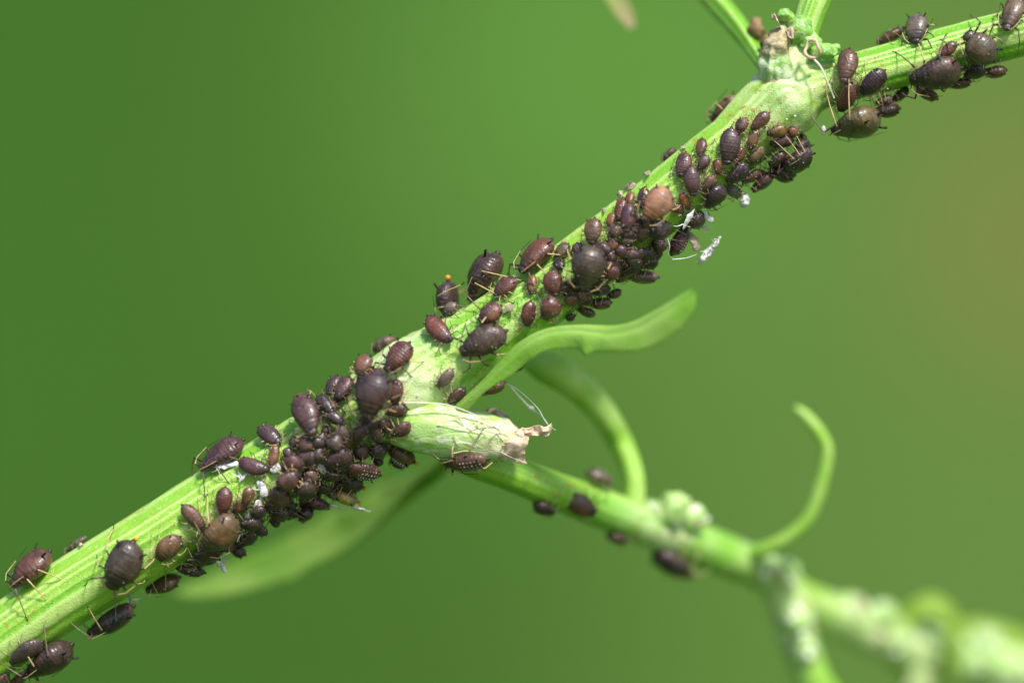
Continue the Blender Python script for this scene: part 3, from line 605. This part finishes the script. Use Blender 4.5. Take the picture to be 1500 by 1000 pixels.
PROF_A = [(0, .0), (.012, .22), (.04, .47), (.10, .71), (.2, .91), (.32, 1.0), (.44, 1.0), (.56, .95), (.66, .85), (.75, .71), (.82, .58), (.87, .49), (.90, .43), (.955, .36), (.985, .23), (1, 0)]
PROF_N = [(0, .0), (.012, .24), (.04, .48), (.10, .71), (.22, .93), (.36, 1.0), (.50, .99), (.64, .91), (.76, .77), (.85, .62), (.90, .53), (.955, .42), (.985, .26), (1, 0)]
def prof(tab, t):
    for (a, x), (b, y) in zip(tab, tab[1:]):
        if t <= b: return x+(y-x)*(t-a)/(b-a)
    return 0
def aphid_body(L, W, H, z0, fl, rnd, crumple=0.0):
    tab = PROF_A if 'A' in fl else PROF_N
    rows = 34 if 'u' in fl else 58; seg = 16 if 'u' in fl else 20; V = []; F = []; TO = []
    gA = .012 if 'A' in fl and 's' not in fl else .024
    if 's' in fl: gA = .05
    gA *= rnd.uniform(.35, 1.4)
    mixp = rnd.uniform(0, 1); slim = rnd.uniform(.85, 1.25)
    bend = rnd.uniform(-.05, .05)*L; sd = rnd.uniform(0, 90); fat = rnd.uniform(-.06, .06)
    ts = [0.5-0.5*math.cos(math.pi*i/rows) for i in range(1, rows)]; ts = [.35*t+.65*(i+1)/rows for i, t in enumerate(ts)]
    for t in ts:
        wv = (prof(tab, t-.012)+prof(tab, t)+prof(tab, t+.012))/3 if .03 < t < .97 else prof(tab, t)
        if 'A' not in fl and 'M' not in fl: wv = (wv*(1-.5*mixp)+prof(PROF_A, t)*.5*mixp); wv = wv**slim if .05 < t < .9 else wv
        wv *= 1+fat*math.sin(math.pi*t*2)
        gr = 0.0
        for g0 in (.10, .18, .265, .35, .435, .52, .60): gr += gA*math.exp(-((t-g0)/.016)**2)
        gr += .06*math.exp(-((t-.685)/.02)**2)+.045*math.exp(-((t-.775)/.018)**2)+.12*math.exp(-((t-.875)/.018)**2)
        if 'M' in fl: wv = wv if t > .86 else (math.sqrt(max(0, 1-((t-.43)/.44)**2)) if t < .855 else wv)
        wv *= 1-gr
        zc = z0-.10*H*max(0, (t-.6)/.4)**1.3 - .04*H*max(0, (.2-t)/.2)
        for k in range(seg):
            a = 2*math.pi*k/seg; ca, sa = math.cos(a), math.sin(a)
            y = W*.5*wv*ca; z = H*.5*wv*(sa if sa > 0 else sa*.85)
            x = (t-.5)*L
            q = Vector((x, y+bend*((2*t-1)**2-.4), zc+z))
            # marginal swellings of the segments
            m = .018*math.sin(t*74)*max(0, 1-abs(sa))*(2 if 's' in fl else 1)
            m += .022*nz(q, 16, sd)
            if crumple: m += crumple*(nz(q, 22, sd)+.6*nz(q, 50, sd))
            q.y *= 1+m; q.z = zc+(q.z-zc)*(1+m)
            V.append(q)
            tn = 1.0-.55*max(0, min(1, (t-.66)/.22))
            tn -= min(.45, gr*(3.6 if 'A' not in fl or 's' in fl else 3.5))
            if 'M' in fl: tn = .35+.65*min(1, abs(math.hypot((t-.43), .35*ca)-.16)/.12) if t < .8 else .5
            TO.append(max(0, min(1, tn+.2*nz(q, 30, sd))))
    n = len(ts)
    for i in range(n-1):
        for k in range(seg):
            k2 = (k+1) % seg; F.append((i*seg+k, i*seg+k2, (i+1)*seg+k2, (i+1)*seg+k))
    V.append(Vector((-.5*L, bend*.6, z0-.04*H))); V.append(Vector((.5*L, bend*.6, z0-.1*H))); TO += [.8, .4]
    a, b = len(V)-2, len(V)-1
    for k in range(seg):
        k2 = (k+1) % seg; F.append((k2, k, a)); F.append(((n-1)*seg+k, (n-1)*seg+k2, b))
    return V, F, TO, tab, bend
def make_leg(L, W, H, z0, side, which, adult, rnd, footz, mats, thin=1.0):
    tc = (.80, .70, .60)[which]; x0 = (tc-.5)*L; y0 = side*W*.17; zs = z0-.18*H
    r = (1.1 if adult else .62)/K*thin
    reach = L*(.17 if adult else .20)*rnd.uniform(.8, 1.15)
    fx = x0+(.36, -.06, -.50)[which]*L*(1.0 if adult else .75)*rnd.uniform(.75, 1.2); fy = side*(W*.5+reach*(.55, 1.0, .8)[which])
    kx = x0+(fx-x0)*.42; ky = side*(W*.5+reach*.30); kz = z0+.12*H
    fz = footz(fx, fy)
    kn = Vector((kx, ky, kz)); ft = Vector((fx, fy, fz)); st = Vector((x0, y0, zs))
    mid = kn.lerp(ft, .5)+Vector((0, side*.03*L, .02*L)); an = kn.lerp(ft, .88)
    toe = ft+Vector(((.05 if which == 0 else -.05)*L, side*.03*L, r*.4))
    m = MB(); pts = [st, st.lerp(kn, .5), st.lerp(kn, .93), kn, kn.lerp(mid, .5), mid, an, ft, toe]
    m.tube(pts, [r*1.1, r*1.35, r*1.2, r*1.1, r*.95, r*.85, r*.75, r*.7, r*.45], 6, [1, 1, 1, 0, 0, 0, 1, 1, 1] if adult else [0, 0, 0, 0, 0, 0, 1, 1, 1])
    return m.build('leg', mats)
GRAINS = []; LIST = []
GROUPS = {}
def region(i):
    hx, hy, tx, ty, wd, c, fl = AP[i]; x = (hx+tx)/2
    if 'R' in fl: return 'on the side branch'
    if 'H' in fl: return 'on the papery sheath'
    return ('on the bare lower stem' if x < 245 else 'by the white skins' if x < 392 else 'in the dense lower crowd' if x < 515 else 'crowded at the swollen lower node' if x < 615 else
            'above the curled leaf' if x < 800 else 'around the largest round aphid' if x < 900 else 'near the tan aphid' if x < 1005 else
            'in the group below the upper node' if x < 1120 else 'clustered under the upper node' if x < 1200 else 'on the stem beyond the upper node')
def frame(i):
    A = S[i]; X = (A['h']-A['t']); L = X.length; X.normalize()
    Z = (A['n']-X*A['n'].dot(X)).normalized(); Y = Z.cross(X)
    return X, Y, Z, L
for i, a in enumerate(AP):
    hx, hy, tx, ty, wd, c, fl = a; A = S[i]; rnd = A['rnd']
    X, Y, Z, L = frame(i); f = 1+A['c'].y/D
    q_ = lambda v: abs(v.dot(Vector((-X.z, 0, X.x)).normalized())); ext = math.sqrt(q_(Y)**2+(A['hr']*.95*q_(Z))**2)
    W = wd/K*f/max(ext, .5); H = W*A['hr']; clr = A['clr']/K; z0 = clr+H*.5
    base = A['c']-Z*z0
    Mx = Matrix(((X.x, Y.x, Z.x, base.x), (X.y, Y.y, Z.y, base.y), (X.z, Y.z, Z.z, base.z), (0, 0, 0, 1)))
    root = empty('aphid', Mx)
    adult = 'A' in fl
    dep, R, ta, n, off = A['loc']
    Rb = R/K; ax = Vector((ta[0], 0, -ta[1])); lx, ly = ax.dot(X), ax.dot(Y); ll = math.hypot(lx, ly) or 1; lx /= ll; ly /= ll
    lift = A['lift']/K + max(0, abs(off)-A['gap']-(R+A['clr']+wd*A['hr']*.5+A['lift']))/K
    def footz(x, y, lx=lx, ly=ly, Rb=Rb, lift=lift):
        q = min(abs(-x*ly+y*lx), Rb*.9); return -min(lift, .10)-(Rb-math.sqrt(Rb*Rb-q*q))
    V, F, TO, tab, bend = aphid_body(L, W, H, z0, fl, rnd)
    body = mesh_obj('body', V, F, M['aphid'], root, attrs={'tone': TO})
    for q in range(5 if wd < 30 else 9):
        vv_ = rnd.choice(V)
        if vv_.z > z0: GRAINS.append(Mx @ vv_)
    cc = lin(*[max(8, min(255, v*rnd.uniform(.94, 1.08)+rnd.uniform(-3, 3))) for v in COL[c]]); body.color = cc
    lm = [M['legp'], M['legd']] if (adult or c in 'ty') else ([M['legn'], M['legd']] if rnd.random() < .82 else [M['legp'], M['legd']])
    for which in range(3):
        for sd in (-1, 1): make_leg(L, W, H, z0, sd, which, adult, rnd, footz, [M['legn'], M['legd']] if adult and (which == 0 or rnd.random() < .3) else lm).parent = root
    for sd in (-1, 1):                                     # antennae swept back along the body
        m = MB(); ln = (.62 if adult else .42)*rnd.uniform(.8, 1.15); r = (.75 if adult else .48)/K
        p0 = Vector((.46*L, sd*.09*W, z0)); p1 = Vector((.50*L, sd*.24*W, z0+.10*H)); p2 = Vector((.40*L, sd*.42*W, z0+.22*H)); p3 = Vector(((.45-ln*.5)*L, sd*.56*W, z0+.28*H)); p4 = Vector(((.45-ln)*L, sd*rnd.uniform(.52, .80)*W, z0+.30*H))
        m.tube([p0, p1, p2, p3, p4], [r*1.4, r*1.2, r, r*.8, r*.4], 5, [1, 0, 0, 1, 1]); m.build('antenna', lm, root)
    if wd >= 16:
        for sd in (-1, 1):                                 # cornicles
            m = MB(); t0 = .19; wv = prof(tab, t0)*.5*W; r = (.030 if adult else .032)*W; ln = (.20 if adult else .13)*W
            p0 = Vector(((t0-.5)*L, sd*wv*.70, z0+H*.5*prof(tab, t0)*.60)); d = Vector((-.8, sd*.65, .35)).normalized()
            m.tube([p0-d*ln*.3, p0+d*ln*.5, p0+d*ln, p0+d*ln*1.04], [r*1.3, r, r*.9, r*1.1], 7); m.build('cornicle', M['black'], root)
        m = MB(); m.tube([Vector((-.47*L, bend*.5, z0)), Vector((-.52*L, bend*.6, z0+.01*H)), Vector((-.555*L, bend*.6, z0+.03*H))], [.09*W, .065*W, .02*W], 7); m.build('cauda', M['legd'], root)
    if wd >= 26:
        for sd in (-1, 1):
            m = MB(); m.blob((.425*L, sd*.185*W, z0+.02*H), .030*W, rows=5, seg=8); m.build('eye', M['eye'], body)
    if 'w' in fl:
        m = MB()
        for t0 in (.14, .225, .31, .395, .48, .56):
            for u in (-.62, -.22, .22, .62):
                wv = prof(tab, t0); q = Vector(((t0-.5)*L, u*W*.5*wv, z0+H*.5*wv*math.sqrt(1-u*u)*.99))
                m.blob(q, rnd.uniform(.026, .046)*W, 0, (.8, 1.2, .4), rows=4, seg=6)
        m.build('wax_spot', M['white'], root)['kind'] = 'stuff'
    Lp = math.hypot(hx-tx, hy-ty)
    size = 'tiny' if Lp < 23 else 'small' if Lp < 31 else 'medium' if Lp < 44 else 'large'
    LIST.append((root, i, size))

MARK = [(964, 300, 'tan aphid'), (861, 392, 'largest round aphid'), (544, 580, 'large round dark brown aphid'), (448, 608, 'tall purple rim aphid'), (508, 733, 'pale olive aphid'), (531, 690, 'ribbed spotted aphid'), (588, 668, 'pale dotted aphid'),
        (400, 668, 'slim amber aphid'), (322, 782, 'large olive brown aphid'), (385, 716, 'narrow white skin'), (997, 351, 'waxy collared aphid'), (1069, 215, 'biggest ribbed aphid'), (1170, 237, 'wrinkled blackish aphid'), (1160, 140, 'upper node'), (707, 500, 'dark headed olive aphid'),
        (784, 375, 'rusty rim aphid'), (1370, 110, 'large glossy aphid'), (1436, 68, 'swollen round aphid'), (600, 550, 'red ribbed node aphid'), (868, 338, 'beige olive aphid'), (944, 411, 'greyish jutting aphid'), (830, 480, 'curled leaf'), (180, 830, 'egg shaped aphid'), (640, 640, 'papery sheath')]
def name_of(i, size, level):
    hx, hy, tx, ty, wd, c, fl = AP[i]; s = S[i]['s']; x, y = (hx+tx)/2, (hy+ty)/2
    what = f"{size} {CNAME[c]} {'ribbed ' if 's' in fl else ''}aphid"
    where = ' added to darken shaded gaps' if 'u' in fl else ' near the upper rim' if s > .62 else ' near the lower rim' if s < -.62 else ''
    if level == 0: return f"{what} {region(i)}{where}"
    d, mx, my, nm = min((math.hypot(x-a, y-b), a, b, n) for a, b, n in MARK)
    u = (x-mx)*.83-(y-my)*.56; v = -(x-mx)*.56-(y-my)*.83
    side = ('tip' if u > 0 else 'root') if abs(u) > abs(v) else ('rim' if v > 0 else 'under')
    how = 'touching' if d < 34 else 'close to' if d < 60 else 'away from'
    return f"{what}{' added as shade' if 'u' in fl else ''} {how} the {nm}, {side} side"
names = {}
for root, i, size in LIST:
    names.setdefault(LABEL.get(i) or name_of(i, size, 0), []).append((root, i, size))
for nm, L_ in names.items():
    for root, i, size in L_:
        lb = nm if len(L_) == 1 else name_of(i, size, 1)
        tag(root, lb, 'aphid', GROUPS.setdefault(lb, 'aphids '+region(i)))

# ------------------------------------------------------------------ shed skins, wax, silk, droplets
def skin(hx, hy, tx, ty, wd, mat, label, lift=5, legs=3, host='M', seed=0, flat=.45, legmat=None):
    rnd = random.Random(seed); dep, R, ta, n, off = locate(HOST[host], (hx+tx)/2, (hy+ty)/2)
    hgt = wd*flat; rho = R+hgt*.5+lift; s = max(-1, min(1, off/rho)); cc = math.sqrt(max(0, 1-s*s)); y = dep-rho*cc/K
    h = P(hx, hy, y); t = P(tx, ty, y); X = (h-t); L = X.length; X.normalize(); nn = Vector((n[0]*s, -max(cc, .2), -n[1]*s)).normalized()
    Z = (nn-X*nn.dot(X)).normalized(); Y = Z.cross(X); W = wd/K; H = W*flat; base = (h+t)*.5-Z*H*.5
    root = empty('shed_skin', Matrix(((X.x, Y.x, Z.x, base.x), (X.y, Y.y, Z.y, base.y), (X.z, Y.z, Z.z, base.z), (0, 0, 0, 1))))
    V, F, TO, tab, bend = aphid_body(L, W, H, H*.5, 's', rnd, crumple=.75)
    mesh_obj('shell', V, F, mat, root)
    for k in range(legs):
        m = MB(); sd = rnd.choice((-1, 1)); x0 = rnd.uniform(-.3, .4)*L; q = Vector((x0, sd*.2*W, H*.4)); pts = [q]; d = Vector((rnd.uniform(-.7, .7), sd, rnd.uniform(-.1, .4)))
        for j in range(4): q = q+d.normalized()*rnd.uniform(3, 6)/K; d += Vector((rnd.uniform(-.8, .8), rnd.uniform(-.3, .3), rnd.uniform(-.5, .1))); pts.append(q)
        m.tube(pts, [.9/K, .9/K, .7/K, .6/K, .4/K], 5); m.build('leg', legmat or mat, root)
    tag(root, label, 'shed skin', 'shed aphid skins')
W_ = M['white']; T_ = M['skin_tan']
skin(304, 682, 350, 678, 13, W_, 'long white shed skin beside the ribbed aphid on the rim', seed=1)
skin(396, 690, 411, 683, 12, W_, 'white shed skin crumb at the head of the slim amber aphid', seed=2, legs=2)
skin(377, 704, 391, 727, 11, W_, 'narrow white shed skin lying across the green stem', seed=3, legs=2)
skin(373, 742, 384, 727, 12, W_, 'short white shed skin below the narrow one', seed=4, legs=1)
skin(357, 753, 366, 758, 7, W_, 'small white skin crumb above the blackish aphids', seed=5, legs=2)
skin(480, 738, 506, 746, 10, W_, 'white shed skin under the pale olive aphid', seed=6)
skin(514, 742, 536, 747, 10, W_, 'white shed skin with dangling legs past the pale olive aphid', seed=7, legs=5)
skin(464, 678, 477, 694, 10, W_, 'white shed skin wedged between aphids of the dense crowd', seed=8, lift=10, legs=2)
skin(317, 820, 331, 838, 11, W_, 'white shed skin hanging under the large olive brown aphid', seed=9, legs=4)
skin(1018, 306, 1000, 336, 9, W_, 'white waxy collar skin on the dark ribbed aphid', seed=10, lift=12, legs=2)
skin(1027, 308, 1044, 325, 9, W_, 'white shed skin on the blackish aphid beside the collar skin', seed=11, lift=14, legs=1)
skin(1022, 333, 1043, 335, 8, W_, 'small white shed skin below the blackish aphid', seed=12, legs=2)
skin(1057, 347, 1023, 388, 20, W_, 'large crumpled white shed skin dangling free by its legs', seed=13, legs=7, flat=.5)
skin(1012, 340, 1022, 368, 20, T_, 'translucent tan shed skin behind the dark ribbed aphid', seed=14, legs=2)
skin(1094, 283, 1086, 304, 18, W_, 'cream crumpled shed skin at the lower rim of the stem', seed=15, legs=0, flat=.8)
skin(738, 458, 752, 447, 9, T_, 'tan skin curl behind the reddish aphid', seed=16, legs=2)
skin(186, 882, 204, 876, 12, W_, 'greyish skin scrap above the hanging blackish aphid', seed=17, legs=1)
skin(362, 692, 350, 706, 5, W_, 'thin white skin thread on the stem ribs', seed=18, legs=3)
def strand(name, pts, r, mat, label, cat, group=None):
    o = fibre(name, pts, r, mat, parent=None); o.parent = None; o.matrix_parent_inverse = Matrix(); tag(o, label, cat, group); return o
strand('silk_thread', [(742, 562, -.12), (752, 566, -.12), (768, 578, -.12), (788, 598, -.13), (796, 612, -.13), (803, 622, -.13), (814, 630, -.12)], .75, M['silk'], 'fine curved silk thread from curled leaf to dried membrane', 'silk thread')
strand('silk_thread', [(748, 566, .02), (762, 582, .06), (778, 598, .06), (795, 610, -.02), (803, 622, -.11)], 1.3, M['silk'], 'thicker straight silk strand carrying a white speck', 'silk thread')
m = MB(); m.blob(P(778, 598, .06), 4.2/K, 0, (1, .8, .8), jit=.15); tag(m.build('wax_speck', W_), 'white speck caught on the silk strand', 'speck')
strand('loose_leg', [(985, 380, -.1), (1005, 378, -.1), (1022, 372, -.1)], 0.9, W_, 'pale cast leg stretching to the dangling shed skin', 'cast leg')
strand('loose_leg', [(976, 345, -.15), (981, 360, -.14), (979, 372, -.13), (986, 379, -.1)], 0.7, W_, 'bent pale cast leg beside the dark ribbed aphid', 'cast leg')
for hd, r, lb in [((568, 655), 3.2, 'amber droplet at the tail of the dotted reddish aphid'), ((498, 706), 3.4, 'amber droplet under the ribbed reddish aphid'), ((656, 468), 4.2, 'amber droplet at the tail of the dark aphid behind the rim'), ((161, 864), 3.6, 'orange droplet at the tail of the egg shaped aphid'), ((490, 725), 3.0, 'orange droplet on the pale olive aphid')]:
    A = S[HEAD[hd]]; d_ = (A['t']-A['h']).normalized(); m = MB(); m.blob(A['t']+d_*(r+1)/K, r/K, 0, (1, .9, .9), rows=8, seg=12, jit=.04); tag(m.build('droplet', M['amber']), lb, 'droplet', 'honeydew droplets')
# scattered wax grains on stem and backs
m = MB(); rnd = random.Random(5)
for q in range(900):
    i = rnd.randrange(len(AP)); hx, hy, tx, ty, wd, c, fl = AP[i]
    if 'R' in fl or 'B' in fl: continue
    x = (hx+tx)/2+rnd.gauss(0, 22); y = (hy+ty)/2+rnd.gauss(0, 22)
    dep, R, ta, n, off = locate(HOST['M'], x, y)
    if abs(off) > R*.93: continue
    yy = dep-math.sqrt(R*R*1.06-off*off)/K
    r = rnd.choice((.5, .6, .7, .9, 1.3))/K
    m.blob(P(x, y, yy), r, 0, (rnd.uniform(.7, 1.6), 1, rnd.uniform(.7, 1.4)), rows=3, seg=5, jit=.3)
for v in GRAINS: m.blob(v, rnd.choice((.35, .45, .6, .8))/K, 0, (1, 1, 1), rows=3, seg=5, jit=.3)
o = m.build('wax_grains', W_, smooth=False); tag(o, 'scattered white wax grains on stem among the aphids', 'wax', kind='stuff')
